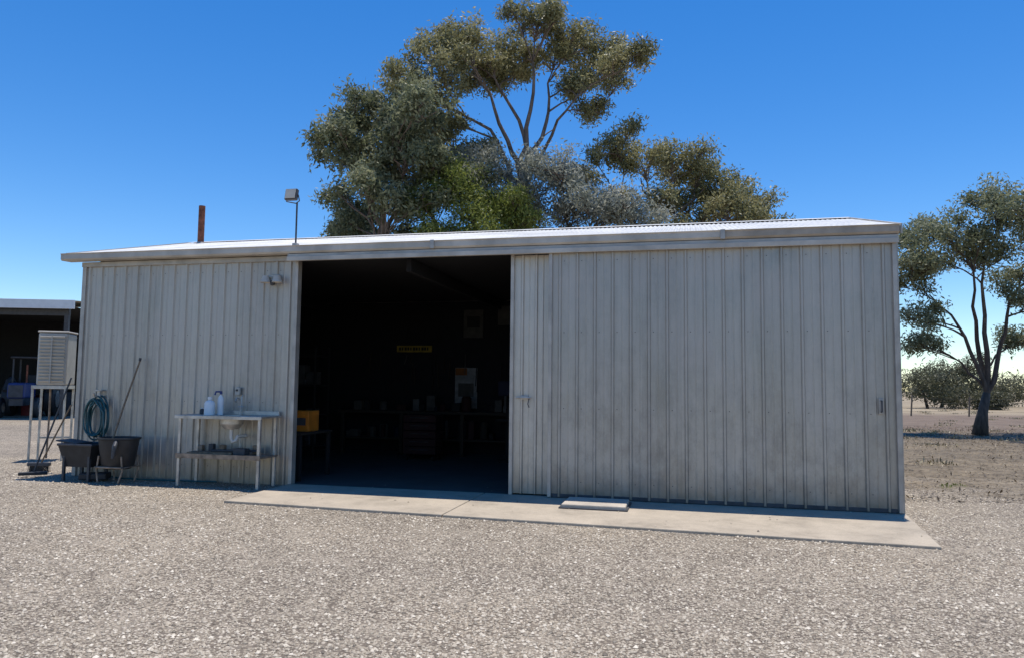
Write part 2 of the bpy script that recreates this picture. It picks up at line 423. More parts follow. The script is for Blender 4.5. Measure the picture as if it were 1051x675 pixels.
SQ = empty('floor_squeegee', (0, 0, 0))
tube('handle', [(-7.68, 12.08, .1), (-7.24, 12.2, 1.6)], .014, M['darkgrey'], SQ)
box('head', (-7.9, 12.04, .03), (-7.5, 12.12, .08), M['black'], SQ, .01, Matrix.Rotation(.5, 3, 'Z'))
BR = empty('yard_broom', (0, 0, 0))
tube('handle', [(-8.0, 12.75, .15), (-7.42, 12.55, 1.15)], .013, M['wood'], BR)
box('head', (-8.2, 12.7, .1), (-7.85, 12.78, .16), M['darkgrey'], BR, .01, Matrix.Rotation(.2, 3, 'Z'))
V, F = [], []
for i in range(220):
    x = R.uniform(-8.19, -7.86); y = R.uniform(12.71, 12.77); dx, dy = R.normal(0, .015, 2)
    b = len(V); V += [(x, y, .1), (x+.006, y, .1), (x+.006+dx, y+dy, 0), (x+dx, y+dy, 0)]; F.append((b, b+1, b+2, b+3))
mesh('bristles', V, F, M['black'], BR)

TB = empty('washing_tub', (-7.12, 12.32, 0), RZ)
lathe('tub', [(0, .02), (.2, .02), (.25, .08), (.31, .46), (.335, .47), (.335, .495), (.30, .495), (.285, .46), (.235, .1), (0, .06)], (1.25, -.55, .2), M['black'], TB, 32, 1, .8)
for i, (x, y) in enumerate(((1.05, -.72), (1.45, -.72), (1.05, -.38), (1.45, -.38))):
    s = -1 if x < 1.25 else 1
    tube('leg_%d' % i, [(x, y, .42), (x+.03*s, y, .2), (x-.02*s, y-.02, .02)], .014, M['rustysteel'], TB)
tube('frame', [(1.02, -.75, .25), (1.48, -.75, .25), (1.48, -.35, .25), (1.02, -.35, .25), (1.02, -.75, .25)], .014, M['rustysteel'], TB)
tube('rag', [(1.38, -.75, .66), (1.42, -.83, .58), (1.4, -.84, .4)], [.03, .035, .02], M['darkgrey'], TB)

TR = empty('feed_trough', (-6.90, 12.27, 0), RZ)
V = [(.1, -.6, .22), (.54, -.6, .22), (.54, -.3, .22), (.1, -.3, .22), (.02, -.68, .56), (.64, -.68, .56), (.64, -.22, .56), (.02, -.22, .56)]
o = mesh('trough_body', V, [(0, 3, 2, 1), (0, 1, 5, 4), (1, 2, 6, 5), (2, 3, 7, 6), (3, 0, 4, 7)], M['black'], TR)
m = o.modifiers.new('s', 'SOLIDIFY'); m.thickness = .025
tube('trough_rim', [(.02, -.68, .565), (.64, -.68, .565), (.64, -.22, .565), (.02, -.22, .565), (.02, -.68, .565)], .02, M['darkgrey'], TR)
for i, (x, y) in enumerate(((.1, -.62), (.56, -.62), (.1, -.26), (.56, -.26))):
    box('leg_%d' % i, (x-.02, y-.02, 0), (x+.02, y+.02, .5), M['darkgrey'], TR, .003)
box('plank', (-.1, -.6, .585), (.3, -.3, .61), M['darkgrey'], TR, .004, Matrix.Rotation(.1, 3, 'Y'))
box('scrap_block', (.35, -.6, .03), (.75, -.35, .13), M['black'], TR, .02, Matrix.Rotation(.4, 3, 'Z'))

SV = empty('shovel', (-7.16, 12.32, 0), RZ)
tube('handle', [(1.12, -.50, .62), (1.17, -.33, 1.2), (1.22, -.1, 1.88)], [.017, .015, .014], M['wood'], SV)
tube('grip', [(1.22, -.1, 1.88), (1.225, -.1, 1.93)], .02, M['darkgrey'], SV)
V = [(1.0, -.52, .64), (1.24, -.52, .64), (1.23, -.56, .46), (1.12, -.6, .33), (1.01, -.56, .46)]
o = mesh('blade', V, [(0, 1, 2, 3, 4)], M['rustysteel'], SV); m = o.modifiers.new('s', 'SOLIDIFY'); m.thickness = .006

# ------------------------------------------------------------------ cooler on stand
AC = empty('evaporative_cooler', (-9.05, 14.7, 0), math.radians(14))
box('cabinet', (-.24, -.28, 1.46), (.28, .28, 2.48), M['cream'], AC, .03)
box('cap', (-.255, -.295, 2.485), (.295, .295, 2.52), M['cream'], AC, .02)
for i in range(14):
    z = 1.52+i*.066
    box('louvre_%d' % i, (-.20, -.305, z), (.24, -.283, z+.04), M['cream'], AC, .004, Matrix.Rotation(.5, 3, 'X'))
box('louvre_mid', (.0, -.322, 1.50), (.025, -.315, 2.42), M['cream'], AC, .002)
for i, (x, y) in enumerate(((-.30, -.24), (.27, -.24), (-.30, .24), (.27, .24))):
    box('stand_leg_%d' % i, (x-.018, y-.018, 0), (x+.018, y+.018, 1.39), M['steel'], AC, .004)
box('stand_top', (-.32, -.27, 1.39), (.29, .27, 1.457), M['steel'], AC, .004)
box('stand_rail_low', (-.28, .235, .4), (.25, .25, .44), M['steel'], AC, .003)
tube('drain_pipe', [(-.1, .1, 1.43), (-.1, .12, .8), (-.12, .15, .02)], .018, M['rustysteel'], AC)

# ------------------------------------------------------------------ shed interior contents
def inner(nm): return empty(nm, (-7.18, 12.32, 0), RZ)
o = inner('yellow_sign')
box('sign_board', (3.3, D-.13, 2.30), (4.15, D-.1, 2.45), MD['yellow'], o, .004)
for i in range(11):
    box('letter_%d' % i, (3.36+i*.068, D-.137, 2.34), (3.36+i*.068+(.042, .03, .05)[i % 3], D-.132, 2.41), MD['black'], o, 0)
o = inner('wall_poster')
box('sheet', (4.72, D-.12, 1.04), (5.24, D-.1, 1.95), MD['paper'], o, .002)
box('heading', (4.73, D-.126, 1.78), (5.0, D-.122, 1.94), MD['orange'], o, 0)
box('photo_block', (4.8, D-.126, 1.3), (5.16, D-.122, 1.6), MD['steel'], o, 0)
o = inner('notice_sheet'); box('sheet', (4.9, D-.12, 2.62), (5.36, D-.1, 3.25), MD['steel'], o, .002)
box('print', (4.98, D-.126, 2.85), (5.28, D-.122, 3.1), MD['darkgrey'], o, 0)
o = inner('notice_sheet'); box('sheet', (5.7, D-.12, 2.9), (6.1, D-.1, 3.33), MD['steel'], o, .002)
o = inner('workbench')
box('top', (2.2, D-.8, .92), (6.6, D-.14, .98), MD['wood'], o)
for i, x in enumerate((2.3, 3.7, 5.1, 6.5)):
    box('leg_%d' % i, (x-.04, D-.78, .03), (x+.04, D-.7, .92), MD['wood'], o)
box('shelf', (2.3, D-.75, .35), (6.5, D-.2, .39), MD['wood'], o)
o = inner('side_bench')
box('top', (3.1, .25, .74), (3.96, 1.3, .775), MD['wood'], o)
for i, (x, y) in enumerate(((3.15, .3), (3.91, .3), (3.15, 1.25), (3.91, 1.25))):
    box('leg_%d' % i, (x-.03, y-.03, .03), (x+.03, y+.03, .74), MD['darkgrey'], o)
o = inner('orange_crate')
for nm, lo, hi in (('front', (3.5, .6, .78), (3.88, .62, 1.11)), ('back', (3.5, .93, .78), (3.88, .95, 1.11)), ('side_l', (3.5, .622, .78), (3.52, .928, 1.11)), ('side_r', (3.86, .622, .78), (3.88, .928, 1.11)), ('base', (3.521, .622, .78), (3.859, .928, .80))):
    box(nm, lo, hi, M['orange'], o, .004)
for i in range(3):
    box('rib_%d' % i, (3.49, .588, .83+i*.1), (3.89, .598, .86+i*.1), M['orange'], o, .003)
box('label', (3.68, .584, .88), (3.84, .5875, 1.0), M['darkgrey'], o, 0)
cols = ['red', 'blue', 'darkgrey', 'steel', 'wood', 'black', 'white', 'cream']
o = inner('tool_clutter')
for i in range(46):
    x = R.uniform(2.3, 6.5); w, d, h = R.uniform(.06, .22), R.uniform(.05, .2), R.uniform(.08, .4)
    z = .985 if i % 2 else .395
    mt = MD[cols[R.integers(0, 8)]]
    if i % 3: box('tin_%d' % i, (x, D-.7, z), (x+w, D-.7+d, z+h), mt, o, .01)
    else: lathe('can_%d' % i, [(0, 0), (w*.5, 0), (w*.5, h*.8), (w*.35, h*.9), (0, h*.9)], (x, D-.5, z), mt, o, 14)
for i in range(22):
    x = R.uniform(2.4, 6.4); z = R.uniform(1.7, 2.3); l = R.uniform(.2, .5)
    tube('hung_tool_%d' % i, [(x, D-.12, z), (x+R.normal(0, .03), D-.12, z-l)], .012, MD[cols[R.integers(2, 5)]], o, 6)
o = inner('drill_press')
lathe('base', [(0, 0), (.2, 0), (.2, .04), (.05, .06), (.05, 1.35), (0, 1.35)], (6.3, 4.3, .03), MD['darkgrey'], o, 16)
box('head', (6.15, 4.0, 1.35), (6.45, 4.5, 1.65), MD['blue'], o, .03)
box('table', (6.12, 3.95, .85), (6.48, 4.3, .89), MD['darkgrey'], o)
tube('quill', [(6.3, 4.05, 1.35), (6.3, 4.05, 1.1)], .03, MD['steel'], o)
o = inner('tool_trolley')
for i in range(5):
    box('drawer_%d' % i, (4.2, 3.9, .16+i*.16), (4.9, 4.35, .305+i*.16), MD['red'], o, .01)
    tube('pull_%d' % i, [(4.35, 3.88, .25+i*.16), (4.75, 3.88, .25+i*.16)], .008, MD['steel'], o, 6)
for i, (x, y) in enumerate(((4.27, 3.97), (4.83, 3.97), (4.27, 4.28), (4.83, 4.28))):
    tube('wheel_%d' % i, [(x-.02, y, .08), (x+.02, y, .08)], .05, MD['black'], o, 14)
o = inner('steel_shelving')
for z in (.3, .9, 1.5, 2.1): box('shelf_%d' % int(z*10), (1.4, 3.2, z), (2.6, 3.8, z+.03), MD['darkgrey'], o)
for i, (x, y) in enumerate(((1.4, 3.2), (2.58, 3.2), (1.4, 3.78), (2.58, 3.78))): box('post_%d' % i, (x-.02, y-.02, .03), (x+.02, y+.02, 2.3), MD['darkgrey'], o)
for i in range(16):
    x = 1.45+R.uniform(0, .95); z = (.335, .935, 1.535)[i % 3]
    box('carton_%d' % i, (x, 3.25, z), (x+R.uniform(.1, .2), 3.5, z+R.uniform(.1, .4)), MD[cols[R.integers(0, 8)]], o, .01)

# ------------------------------------------------------------------ neighbouring open shed
OS = empty('open_farm_shed', (-30, 33, 0), math.radians(4))
x0, x1, y0, y1 = -12, 11.6, -3.6, 5
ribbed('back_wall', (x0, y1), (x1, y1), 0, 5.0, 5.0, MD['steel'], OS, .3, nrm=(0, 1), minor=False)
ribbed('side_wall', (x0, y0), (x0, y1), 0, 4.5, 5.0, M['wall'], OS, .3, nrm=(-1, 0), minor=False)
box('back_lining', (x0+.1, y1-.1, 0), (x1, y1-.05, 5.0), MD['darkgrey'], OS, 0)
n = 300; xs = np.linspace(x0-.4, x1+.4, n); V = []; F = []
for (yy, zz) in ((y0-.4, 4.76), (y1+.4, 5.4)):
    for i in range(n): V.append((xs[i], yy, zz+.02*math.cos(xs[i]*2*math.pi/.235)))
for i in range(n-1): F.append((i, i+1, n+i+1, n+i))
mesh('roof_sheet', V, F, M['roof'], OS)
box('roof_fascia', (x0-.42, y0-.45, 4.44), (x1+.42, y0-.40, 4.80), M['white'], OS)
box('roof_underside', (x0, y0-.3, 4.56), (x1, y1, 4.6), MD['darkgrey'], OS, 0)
for i, x in enumerate(np.linspace(x0+.1, x1-.1, 6)):
    box('post_%d' % i, (x-.08, y0, 0), (x+.08, y0+.16, 4.5), M['darkgrey'], OS)
box('lintel', (x0, y0+.02, 4.2), (x1, y0+.14, 4.45), M['darkgrey'], OS)
TC = empty('tractor', (-20.9, 32.0, 0), math.radians(20))
def wheel(nm, c, r, w):
    tube(nm+'_tyre', [(c[0]-w/2, c[1], c[2]), (c[0]-w/2+.04, c[1], c[2]), (c[0]+w/2-.04, c[1], c[2]), (c[0]+w/2, c[1], c[2])], [r*.88, r, r, r*.88], M['black'], TC, 26)
    tube(nm+'_rim', [(c[0]-w/2-.01, c[1], c[2]), (c[0]+w/2+.01, c[1], c[2])], r*.5, M['steel'], TC, 18)
for s in (-1, 1):
    wheel('rear_%d' % s, (s*.8, .9, .75), .75, .4); wheel('front_%d' % s, (s*.65, -1.1, .42), .42, .24)
    tube('mudguard_%d' % s, [(s*.8, .1, 1.1), (s*.8, .45, 1.52), (s*.8, .95, 1.62), (s*.8, 1.5, 1.4)], .1, M['darkgrey'], TC)
box('bonnet', (-.32, -1.6, .8), (.32, .2, 1.45), M['blue'], TC, .08)
box('grille', (-.26, -1.63, .85), (.26, -1.61, 1.35), M['darkgrey'], TC, .01)
box('chassis', (-.25, -1.5, .5), (.25, 1.2, .8), M['darkgrey'], TC, .02)
box('seat', (-.25, .75, 1.25), (.25, 1.2, 1.4), M['black'], TC, .05); box('seat_back', (-.25, 1.2, 1.4), (.25, 1.3, 1.8), M['black'], TC, .04)
for i, (x, y) in enumerate(((-.6, .3), (.6, .3), (-.6, 1.4), (.6, 1.4))): box('rops_%d' % i, (x-.03, y-.03, 1.2), (x+.03, y+.03, 2.5), M['darkgrey'], TC)
box('canopy', (-.7, .15, 2.5), (.7, 1.55, 2.58), M['darkgrey'], TC, .03)
tube('exhaust', [(.2, -.9, 1.4), (.2, -.9, 2.2)], .035, M['rust'], TC)
FB = empty('farm_clutter', (-25.5, 32.5, 0))
for i in range(18):
    x, y = R.uniform(-5, 7.5), R.uniform(-.6, 3); r, h = R.uniform(.25, .35), R.uniform(.5, 1.1)
    mt = M[('darkgrey', 'darkgrey', 'rustysteel', 'black', 'red', 'black')[i % 6]]
    if i % 2: lathe('drum_%d' % i, [(0, 0), (r, 0), (r, h*.33), (r*1.04, h*.35), (r, h*.37), (r, h*.66), (r*1.04, h*.68), (r, h*.7), (r, h), (0, h)], (x, y, 0), mt, FB, 20)
    else: box('case_%d' % i, (x, y, 0), (x+r*2, y+.6, h), mt, FB, .02)

# ------------------------------------------------------------------ ground
s = NT('ground_mat'); g = s.n('ShaderNodeNewGeometry').outputs['Position']
sep = s.n('ShaderNodeSeparateXYZ'); s.l(g, sep.inputs[0]); X, Y = sep.outputs[0], sep.outputs[1]
def vor(scale, feat='F1'):
    v = s.n('ShaderNodeTexVoronoi', feature=feat); v.inputs['Scale'].default_value = scale; s.l(g, v.inputs['Vector']); return v
v1 = vor(46); v2 = vor(100)
sv = s.n('ShaderNodeSeparateColor'); s.l(v1.outputs['Color'], sv.inputs[0])
sv2 = s.n('ShaderNodeSeparateColor'); s.l(v2.outputs['Color'], sv2.inputs[0])
st1 = s.ramp(sv.outputs[0], [(0, (.14, .11, .08)), (.35, (.31, .255, .19)), (.7, (.45, .38, .29)), (1, (.72, .63, .51))])
st2 = s.ramp(sv2.outputs[1], [(0, (.19, .15, .11)), (.5, (.37, .31, .23)), (1, (.6, .515, .405))])
gap = s.math('MULTIPLY', s.math('SUBTRACT', v1.outputs['Distance'], .42, True), 4, True)
gravel = s.mix(s.math('GREATER_THAN', s.noise(g, 7, 3), .5), st1, st2)
gravel = s.mix(gap, gravel, (.145, .115, .085))
big = s.noise(g, .35, 7, .65); med = s.noise(g, 1.7, 7, .68)
gravel = s.mix(.9, gravel, s.ramp(big, [(.3, (.73, .72, .715)), (.5, (.96, .95, .93)), (.7, (1.2, 1.17, 1.1))]), 'MULTIPLY')
fines = s.mix(.4, s.ramp(s.noise(g, 40, 6, .8), [(.35, (.24, .195, .145)), (.65, (.59, .495, .38))]), (.41, .345, .26))
gravel = s.mix(s.math('MULTIPLY', s.math('MULTIPLY', s.math('SUBTRACT', med, .49, True), 3.2, True), .8), gravel, fines)
dn = s.noise(g, 3.0, 9, .78); dn2 = s.noise(g, 26, 7, .78); dn3 = s.noise(g, .6, 6, .7)
dirt = s.ramp(dn, [(.3, (.115, .09, .06)), (.5, (.205, .16, .11)), (.7, (.33, .27, .19))])
dirt = s.mix(.85, dirt, s.ramp(dn2, [(.3, (.4, .39, .36)), (.7, (1.25, 1.23, 1.15))]), 'MULTIPLY')
dirt = s.mix(.8, dirt, s.ramp(dn3, [(.35, (.65, .64, .62)), (.65, (1.3, 1.27, 1.2))]), 'MULTIPLY')
wob = s.math('MULTIPLY', s.math('SUBTRACT', s.noise(g, .5, 6, .65), .5), 7)
mx = s.math('MULTIPLY', s.math('ADD', s.math('SUBTRACT', X, 5.6), wob), .5, True)
my = s.math('MULTIPLY', s.math('ADD', s.math('SUBTRACT', Y, 10.4), wob), .4, True)
c = s.mix(s.math('MULTIPLY', mx, my), gravel, dirt)
straw = s.ramp(s.noise(s.mapped(g, (.3, 1, 1)), .45, 9, .78), [(.3, (.18, .13, .08)), (.5, (.31, .24, .15)), (.7, (.44, .36, .245))])
red = s.ramp(s.noise(g, .7, 8, .75), [(.3, (.11, .075, .05)), (.6, (.20, .142, .097))])
m1 = s.math('MULTIPLY', s.math('ADD', s.math('SUBTRACT', Y, 27), wob), .25, True)
c = s.mix(s.math('MULTIPLY', m1, mx), c, red)
m2 = s.math('MULTIPLY', s.math('ADD', s.math('SUBTRACT', Y, 46), wob), .12, True)
c = s.mix(m2, c, straw)
h = s.math('ADD', s.math('MULTIPLY', s.math('SUBTRACT', 1, v1.outputs['Distance']), .7), s.math('ADD', s.math('MULTIPLY', s.math('SUBTRACT', 1, v2.outputs['Distance']), .3), med))
s.bump(h, .7, .019)
M['ground'] = s.setup(c, .92)
n = 120
t = np.linspace(-1, 1, n); ax = np.sign(t)*(np.abs(t)**3)*1500
gx, gy = np.meshgrid(ax, ax)
V = np.stack([gx, gy+8, np.zeros_like(gx)], -1).reshape(-1, 3)
idx = np.arange(n*n).reshape(n, n)
F = np.stack([idx[:-1, :-1], idx[:-1, 1:], idx[1:, 1:], idx[1:, :-1]], -1).reshape(-1, 4)
fast('ground', V, F, M['ground'], smooth=True)

def in_slab(x, y):
    dx, dy = x+7.18, y-12.32; c_, s_ = math.cos(RZ), math.sin(RZ)
    lx = dx*c_+dy*s_; ly = -dx*s_+dy*c_
    return ((lx > 3.9) & (lx < 12.5) & (ly > -1.70-.05*(lx-3.9)-.04) & (ly < 0)) | ((lx > -.1) & (lx < 12.5) & (ly >= -.02) & (ly < 5.9))
def stones(N, yr, smin, smax, nm):
    yy = yr[0]+(yr[1]-yr[0])*R.random(N)**1.4; xx = R.uniform(-1, 1, N)*(yy*.86+1.2)
    k = ~in_slab(xx, yy)
    k |= (R.random(N) < .012) & ~((yy > 11.5))
    k &= ~((xx > 6) & (yy > 10.8+R.normal(0, .5, N)))
    xx, yy = xx[k], yy[k]; N = len(xx)
    ins = in_slab(xx, yy)
    oc = np.array([(1, 0, 0), (.2, 1, .1), (-1, .1, 0), (-.1, -1, 0), (.1, 0, .8), (0, .1, -.5), ])
    Fc = np.array([(0, 1, 4), (1, 2, 4), (2, 3, 4), (3, 0, 4)])
    sz = smin+(smax-smin)*R.random(N)**2.4
    an = R.uniform(0, 6.28, N)
    P = oc[None]*R.uniform(.55, 1.25, (N, 6, 3))
    P = np.stack([P[..., 0]*np.cos(an)[:, None]-P[..., 1]*np.sin(an)[:, None], P[..., 0]*np.sin(an)[:, None]+P[..., 1]*np.cos(an)[:, None], P[..., 2]], -1)
    P *= sz[:, None, None]
    P[..., 0] += xx[:, None]; P[..., 1] += yy[:, None]; P[..., 2] += (sz*.14+ins*.031)[:, None]
    Fa = (Fc[None]+(np.arange(N)*6)[:, None, None]).reshape(-1, 3)
    ti = np.repeat(np.clip(R.normal(.42, .23, N), 0, 1), 4)
    return fast(nm, P.reshape(-1, 3), Fa, M['stone'], tint=ti, k=3)
stones(150000, (3.2, 15), .005, .0195, 'gravel')

def flakes(nm, N, fx, size, mat, flat=True):
    P = fx(N); N = len(P)
    d = R.normal(0, 1, (N, 3)); d[:, 2] *= .25 if flat else 3
    d /= np.linalg.norm(d, axis=1)[:, None]
    w = np.cross(d, R.normal(0, 1, (N, 3)) if not flat else np.tile([[.1, .1, 1.]], (N, 1))); w /= np.linalg.norm(w, axis=1)[:, None]
    l = (size*R.uniform(.6, 1.3, N))[:, None]
    A = P; B = P+d*l*.5+w*l*.16; C = P+d*l; E = P+d*l*.5-w*l*.16
    V = np.stack([A, B, C, E], 1).reshape(-1, 3); V[:, 2] = np.maximum(V[:, 2], .006)
    F = np.arange(N*4).reshape(-1, 4)
    return fast(nm, V, F, mat, tint=R.random(N))
def litter(N):
    x = R.uniform(5.4, 26, N); y = 10.5+R.random(N)**1.3*22
    k = ~in_slab(x, y) & (x > 5.4)
    pr = np.exp(-((x-16.7)**2+(y-26)**2)/22)*1.2+.35
    k &= R.random(N) < pr
    return np.stack([x[k], y[k], np.full(k.sum(), .012)], 1)
flakes('leaf_litter', 90000, litter, .085, M['litter'])

# ------------------------------------------------------------------ trees
def leaf_cloud(centres, per, sig, size, droop=.45):
    C = np.repeat(centres, per, 0); N = len(C)
    P = C+R.normal(0, 1, (N, 3))*np.array(sig)
    d = R.normal(0, 1, (N, 3)); d[:, 2] -= droop; d /= np.linalg.norm(d, axis=1)[:, None]
    w = np.cross(d, R.normal(0, 1, (N, 3))); w /= np.linalg.norm(w, axis=1)[:, None]+1e-9
    l = (size*R.uniform(.6, 1.4, N))[:, None]
    V = np.stack([P, P+d*l*.45+w*l*.17, P+d*l, P+d*l*.45-w*l*.17], 1).reshape(-1, 3)
    return V, np.arange(N*4).reshape(-1, 4)
def gum(name, base, trunk, clumps, leafmat, barkmat, r0=.25, sub=16, per=110, size=.15, sig=.2, twig=.012, shift=(0, 0), sat=2, ys=1.5, limbs=(), k_r=.8, k_v=1.05):
    root = empty(name, base)
    bx, by, bz = base
    nodes = []; V, F = [], []
    tp = [Vector(t_) for t_ in trunk]
    rr = [r0*(1-.45*i/(len(tp)-1)) for i in range(len(tp))]
    rr[0] = r0*1.25
    tube_data(tp, rr, 12, V, F)
    for p, r in zip(tp[1:], rr[1:]): nodes.append((p, r))
    for lx, ly, lz, lr in limbs:
        a = tp[-1]; e = Vector((lx-bx+shift[0], ly, lz+shift[1])); K = 8; path = []
        ln = (e-a).length; w1, w2 = R.normal(0, .05, 2)
        for i in range(K+1):
            t_ = i/K
            p = a.lerp(e, t_); p.x -= (e.x-a.x)*.15*math.sin(t_*math.pi); p.z += .04*ln*math.sin(t_*math.pi)
            p.x += w1*ln*math.sin(t_*2*math.pi+lx); p.y += w2*ln*math.sin(t_*5)
            if 0 < i < K: p += Vector(R.normal(0, .05, 3))
            if i == 0: p = a.copy()
            path.append(p)
        rad = [lr*(1-.75*i/K)*.9 for i in range(K+1)]
        tube_data(path, rad, 8, V, F, False)
        for p, r in list(zip(path, rad))[3:]: nodes.append((p, r))
    cl = []
    for c_ in clumps:
        x, z, rh, rv = c_[:4]; y = c_[4] if len(c_) > 4 else R.uniform(-ys, ys)
        x += shift[0]; z += shift[1]
        cl.append((Vector((x-bx, y, z)), rh*k_r, rv*k_v))
        for j in range(sat):
            a = R.uniform(0, 6.28); q = rh*R.uniform(.8, 1.25); k = R.uniform(.28, .5)
            cl.append((Vector((x-bx+math.cos(a)*q, y+math.sin(a)*q*1.3, z+R.uniform(-.75, .7)*rv)), rh*k, rv*k*1.4))
    cl.sort(key=lambda q: (q[0]-tp[-1]).length)
    cents = []; tints = []
    for c_, rh, rv in cl:
        best = min(nodes, key=lambda q: (q[0]-c_).length+2.2*max(0, q[0].z-c_.z+.8*rv+.2)+(0 if q[1] > .026 else .6))
        p0, rs = best; q0 = p0.copy(); end = c_-Vector((0, 0, rv*.4)); L = (end-q0).length
        r1 = min(rs*.72, .022+.026*L); path = []; K = 6
        bow = Vector((R.normal(0, .07), R.normal(0, .07), .11))*L
        for i in range(K+1):
            t_ = i/K; p = q0.lerp(end, t_)+bow*math.sin(t_*math.pi)*(.6)
            if 0 < i < K: p += Vector(R.normal(0, .03*L/3, 3))
            path.append(p)
        rad = [r1*(1-t_/K)+.016*(t_/K) for t_ in range(K+1)]
        tube_data(path, rad, 8, V, F, False)
        for p, r in list(zip(path, rad))[1:]: nodes.append((p, r))
        ns = max(4, int(sub*rh*rh*1.5)+3)
        ct = R.normal(0, .08)
        for i in range(ns):
            u = R.normal(0, 1, 3); u /= np.linalg.norm(u); u[2] = abs(u[2])*1.1-.55*R.random()
            q = R.random()**.4*R.uniform(.8, 1.2)
            s_ = np.array([c_.x+u[0]*rh*q*1.05, c_.y+u[1]*rh*q*1.05, c_.z+u[2]*rv*q*1.15])
            cents.append(s_); tints.append(R.normal(.45, .15)+.17*u[2]+ct)  # tint rises towards clump tops: overhead light painted into the leaves
            st_ = path[R.integers(3, K+1)]; m_ = st_.lerp(Vector(s_), .5)+Vector(R.normal(0, .07, 3))
            tube_data([st_, m_, Vector(s_)], [twig*1.5, twig, twig*.5], 4, V, F, False)
    mesh('trunk_and_branches', V, F, barkmat, root, True)
    cents = np.array(cents); tints = np.array(tints)
    Vl, Fl = leaf_cloud(cents, per, (sig, sig, sig*.85), size)
    ti = np.clip(np.repeat(tints, per)+R.normal(0, .13, len(Fl)), 0, 1)
    fast('foliage', Vl, Fl, leafmat, root, ti)
    return root

gum('gum_tree', (.3, 22.6, 0), [(0, 0, 0), (-.1, .1, 3), (.1, 0, 6), (.0, 0, 7.7)],
    [(-2.9, 11.0, .85, .6), (-3.7, 10.6, .6, .45), (-2.35, 11.8, .85, .6), (-1.4, 12.5, .9, .65), (-.4, 13.0, .95, .65), (.8, 13.3, .95, .65),
     (1.85, 13.0, .9, .65), (2.5, 12.2, .95, .65), (3.3, 11.6, .7, .55), (3.1, 12.4, .7, .5), (1.4, 12.5, .7, .5), (2.3, 11.3, .6, .4), (.1, 12.2, .55, .4),
     (-1.1, 11.8, .55, .4), (2.9, 11.0, .5, .35), (-1.95, 11.0, .6, .4), (-1.9, 9.9, .7, .6, .6), (-1.05, 9.5, .5, .5, .8), (-2.6, 10.3, .6, .5, .5), (.5, 12.7, .6, .4), (-2.9, 9.7, .6, .5, .3),
     (-3.3, 11.4, .55, .4), (-.6, 12.2, .5, .4)],
    M['leaf_olive'], M['bark'], .26, 19, 115, .125, .15, shift=(-.15, -.45), ys=1.3, k_r=.87,
    limbs=[(-2.3, .3, 10.9, .10), (-1.3, -.3, 11.8, .10), (-.4, .4, 12.3, .10), (.8, -.3, 12.6, .11), (1.7, .3, 12.0, .10), (2.6, -.3, 11.2, .09), (1.4, .8, 10.4, .07)])
gum('gum_tree', (-3.6, 21.4, 0), [(0, 0, 0), (.2, 0, 3), (-.1, 0, 5.2)],
    [(-5.2, 9.65, .7, .6), (-5.55, 8.8, .45, .5), (-4.35, 9.9, .75, .6), (-3.75, 9.1, .9, .8), (-4.9, 8.4, .75, .65), (-3.2, 8.2, .95, .9),
     (-4.2, 7.5, .9, .8), (-5.3, 7.2, .5, .5), (-5.5, 6.3, .5, .55), (-4.8, 6.45, .75, .7), (-3.5, 6.5, 1, .8), (-2.6, 9.4, .8, .8), (-2.3, 7.8, .9, .8), (-4.4, 5.4, 1.1, .7), (-2.9, 5.4, 1, .7), (-3.4, 10.1, .5, .5)],
    M['leaf_dark'], M['bark'], .22, 18, 110, .145, .155, shift=(.2, -.15), sat=4, k_r=.74,
    limbs=[(-5.0, .2, 9.0, .09), (-4.2, -.3, 9.3, .1), (-3.3, .2, 9.5, .1), (-2.5, .1, 8.9, .09), (-5.1, -.2, 7.0, .07)])
gum('wattle_tree', (-1.5, 20.6, 0), [(0, 0, 0), (.1, 0, 2.5), (-.1, 0, 5)],
    [(-1.75, 6.95, .8, .65, 0), (-1.2, 6.3, .7, .6, 0), (-2.4, 6.5, .6, .55, 0), (-.4, 6.4, .75, .55, .3), (.2, 6.0, .7, .5, 0), (-1.8, 5.5, 1, .7, 0), (-.6, 5.4, 1, .7, 0)],
    M['leaf_green'], M['bark_dark'], .14, 26, 150, .10, .17, sat=1, shift=(0, .15), k_r=.92)
gum('silver_gum_tree', (1.2, 21.8, 0), [(0, 0, 0), (.1, 0, 2.5), (0, 0, 5.2)],
    [(-.7, 7.9, .75, .6), (.4, 7.55, .85, .6), (1.4, 7.8, .8, .55), (1.0, 6.85, 1, .7), (2.1, 7.1, .95, .7), (3.1, 6.6, .9, .65), (1.9, 8.3, .5, .45), (3.8, 6.5, .7, .5), (-.2, 7.1, .7, .6), (2.8, 5.7, 1, .6), (.8, 5.8, 1, .6), (-.9, 8.5, .55, .5)],
    M['leaf_silver'], M['bark_dark'], .16, 16, 100, .12, .19, shift=(-.2, -.1), sat=3, k_r=.76)
gum('gum_tree', (4.1, 23.0, 0), [(0, 0, 0), (.1, 0, 3), (.2, 0, 4.6)],
    [(2.5, 8.7, .7, .45), (3.4, 9.0, .8, .55), (4.35, 8.7, .8, .55), (5.3, 8.95, .85, .55), (6.3, 8.6, .85, .55), (7.1, 7.95, .85, .6), (7.8, 7.25, .7, .5),
     (5.75, 7.6, .7, .45), (4.7, 7.5, .6, .4), (6.7, 6.9, .85, .5), (3.7, 7.8, .55, .4), (7.8, 6.6, .6, .45), (5.6, 6.5, .75, .45), (4.2, 6.4, .6, .4)],
    M['leaf_olive'], M['bark'], .22, 19, 115, .125, .155, shift=(-.2, -.1), k_r=.86,
    limbs=[(3.2, .2, 8.3, .08), (4.4, -.2, 8.2, .08), (5.3, .2, 8.4, .09), (6.3, -.1, 8.0, .09), (7.0, .2, 7.2, .07)])
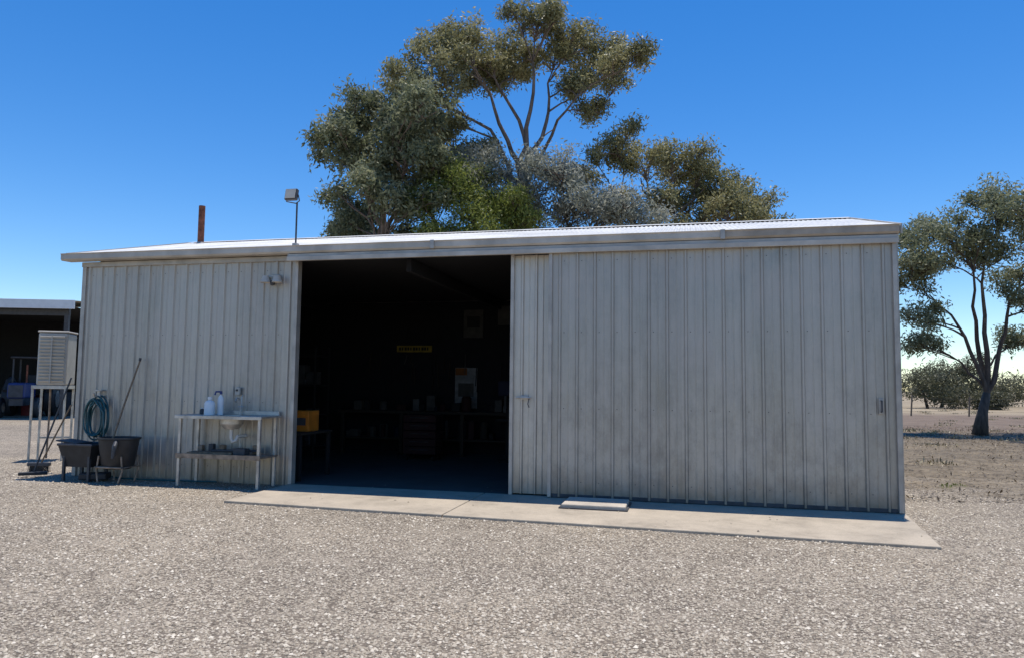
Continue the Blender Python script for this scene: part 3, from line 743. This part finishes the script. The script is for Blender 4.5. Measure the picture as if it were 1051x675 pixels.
gum('gum_tree', (16.75, 26.6, 0), [(0, 0, 0), (.12, 0, .8), (.3, 0, 1.5)],
    [(16.7, 8.3, 1., .75), (17.9, 8.4, .9, .75), (15.5, 7.7, 1., .75), (14.7, 7.0, .7, .6), (16.2, 6.8, .7, .55), (17.8, 6.9, .9, .6), (19, 7.6, 1, .7),
     (15.05, 5.7, .65, .55), (14.5, 4.6, .55, .55), (18.3, 5.3, .7, .45), (18.6, 3.9, .5, .35), (20, 6.5, 1, .7), (19.8, 5, 1, .6), (15.2, 3.7, .45, .35),
     (15.7, 6.5, .6, .5), (17.2, 7.7, .7, .5), (19.2, 6.3, .6, .45), (14.8, 6.4, .5, .5)],
    M['leaf_dark'], M['bark_dark'], .22, 12, 90, .15, .19, .014, sat=3, k_r=.78, shift=(0, -.35),
    limbs=[(15.2, .2, 5.4, .10), (16.2, -.3, 6.6, .11), (17.4, .3, 7.0, .12), (18.7, -.2, 6.0, .11), (15.5, .4, 3.4, .07), (18.4, .5, 3.9, .07)])
def scrub(name, pts, mat, per=55, size=.4, nc=34, low=.5):
    root = empty(name); cs = []; ti = []; V, F = [], []
    for x, y, r, h in pts:
        tube_data([(x, y, 0), (x+R.normal(0, .3), y, h*.35), (x+R.normal(0, .6), y, h*.7)], [.14, .1, .05], 6, V, F)
        lob = [(R.normal(0, r*.55), R.normal(0, r*.4), R.uniform(.15, .85)*h, R.uniform(.35, .6)*r) for _ in range(6)]
        for i in range(nc):
            u = R.normal(0, 1, 3); u /= np.linalg.norm(u); q = R.random()**.4
            lx, ly, lz, lr = lob[i % 6]
            cs.append((x+lx+u[0]*lr*q, y+ly+u[1]*lr*q, max(.2, lz+u[2]*lr*.7*q))); ti.append(.35+.25*u[2]+R.normal(0, .14)+.15*(lz/h-.5))  # paler tint higher up, top light painted into the scrub foliage
    mesh('stems', V, F, M['bark_dark'], root, True)
    Vl, Fl = leaf_cloud(np.array(cs), per, (size*1.2, size*1.2, size), size*.9, .2)
    fast('foliage', Vl, Fl, mat, root, np.clip(np.repeat(ti, per)+R.normal(0, .12, len(Fl)), 0, 1))
pts = []
for i in range(46):
    cx = R.uniform(-170, 230); cy = R.uniform(150, 230)
    for j in range(R.integers(1, 4)):
        pts.append((cx+R.normal(0, 8), cy+R.normal(0, 5), R.uniform(2.5, 7), R.uniform(2.5, 8)))
scrub('background_tree_line', pts, M['leaf_far'], 34, .8)
pts = [(37, 66, 2.6, 3.2), (40.5, 70, 3.0, 5.0), (43.5, 71, 2.6, 5.6), (50, 78, 3.2, 4.2), (54, 74, 3, 5.6), (62, 80, 4, 4.5), (68, 84, 4, 6), (41, 64, 1.3, 1.4)]
scrub('scrub_bushes', pts, M['leaf_far'], 60, .27, 80)

FE = empty('wire_fence')
for i in range(22):
    x = 14+i*3.6
    tube('post_%d' % i, [(x, 46.05+.014*i, 0), (x+R.normal(0, .04), 46.05+.014*i, 1.25+R.normal(0, .04))], .05, M['wood'], FE, 6)
for k, z in enumerate((.3, .55, .8, 1.08)):
    tube('wire_%d' % k, [(12, 46.0, z), (92, 46.35, z)], .004, M['darkgrey'], FE, 4)
def tuft(N):
    cx = R.uniform(6.5, 60, 260); cy = R.uniform(15, 60, 260); i = R.integers(0, 260, N)
    x = cx[i]+R.normal(0, .22, N); y = cy[i]+R.normal(0, .18, N); k = (~in_slab(x, y)) & (np.hypot(x-16, y-26) > 1)
    return np.stack([x[k], y[k], np.full(k.sum(), .01)], 1)
flakes('dry_grass', 26000, tuft, .10, M['straw'], False)
def weeds(N):
    cx = np.array([7.05, 7.3]); cy = np.array([12.1, 12.3]); i = R.integers(0, 2, N)
    return np.stack([cx[i]+R.normal(0, .07, N), cy[i]+R.normal(0, .06, N), np.full(N, .01)], 1)
flakes('green_weeds', 110, weeds, .05, M['leaf_green'], False)

# ------------------------------------------------------------------ light, sky, camera
sun_from = Vector((.07, .125, 1)).normalized()
sl = bpy.data.lights.new('sun', 'SUN'); sl.energy = 4.9; sl.angle = math.radians(.53); sl.color = (1, .955, .885)
so = bpy.data.objects.new('sun', sl); COL.objects.link(so); so.rotation_euler = sun_from.to_track_quat('Z', 'Y').to_euler()
so.location = (0, 0, 30)
w = bpy.data.worlds.new('World'); scene.world = w; w.use_nodes = True; nt = w.node_tree
bg = nt.nodes['Background']; sk = nt.nodes.new('ShaderNodeTexSky'); sk.sky_type = 'NISHITA'; sk.sun_disc = False
sk.sun_elevation = math.asin(sun_from.z); sk.sun_rotation = math.atan2(sun_from.x, sun_from.y)
sk.altitude = 600; sk.air_density = 1.0; sk.dust_density = .0; sk.ozone_density = 2.8
hs = nt.nodes.new('ShaderNodeHueSaturation'); hs.inputs['Hue'].default_value = .506; hs.inputs['Saturation'].default_value = 1.36; hs.inputs['Value'].default_value = 1.27
nt.links.new(sk.outputs[0], hs.inputs['Color']); nt.links.new(hs.outputs[0], bg.inputs[0]); bg.inputs[1].default_value = .13
cam = bpy.data.cameras.new('camera'); cam.sensor_width = 36; cam.lens = 26; cam.clip_end = 5000; cam.clip_start = .05
co = bpy.data.objects.new('camera', cam); COL.objects.link(co)
co.matrix_world = Matrix.Translation((0, 0, 1.55)) @ Matrix.Rotation(math.radians(90+4.39), 4, 'X') @ Matrix.Rotation(.0118, 4, 'Z')
scene.camera = co
scene.view_settings.view_transform = 'Standard'; scene.view_settings.look = 'None'; scene.view_settings.exposure = 0
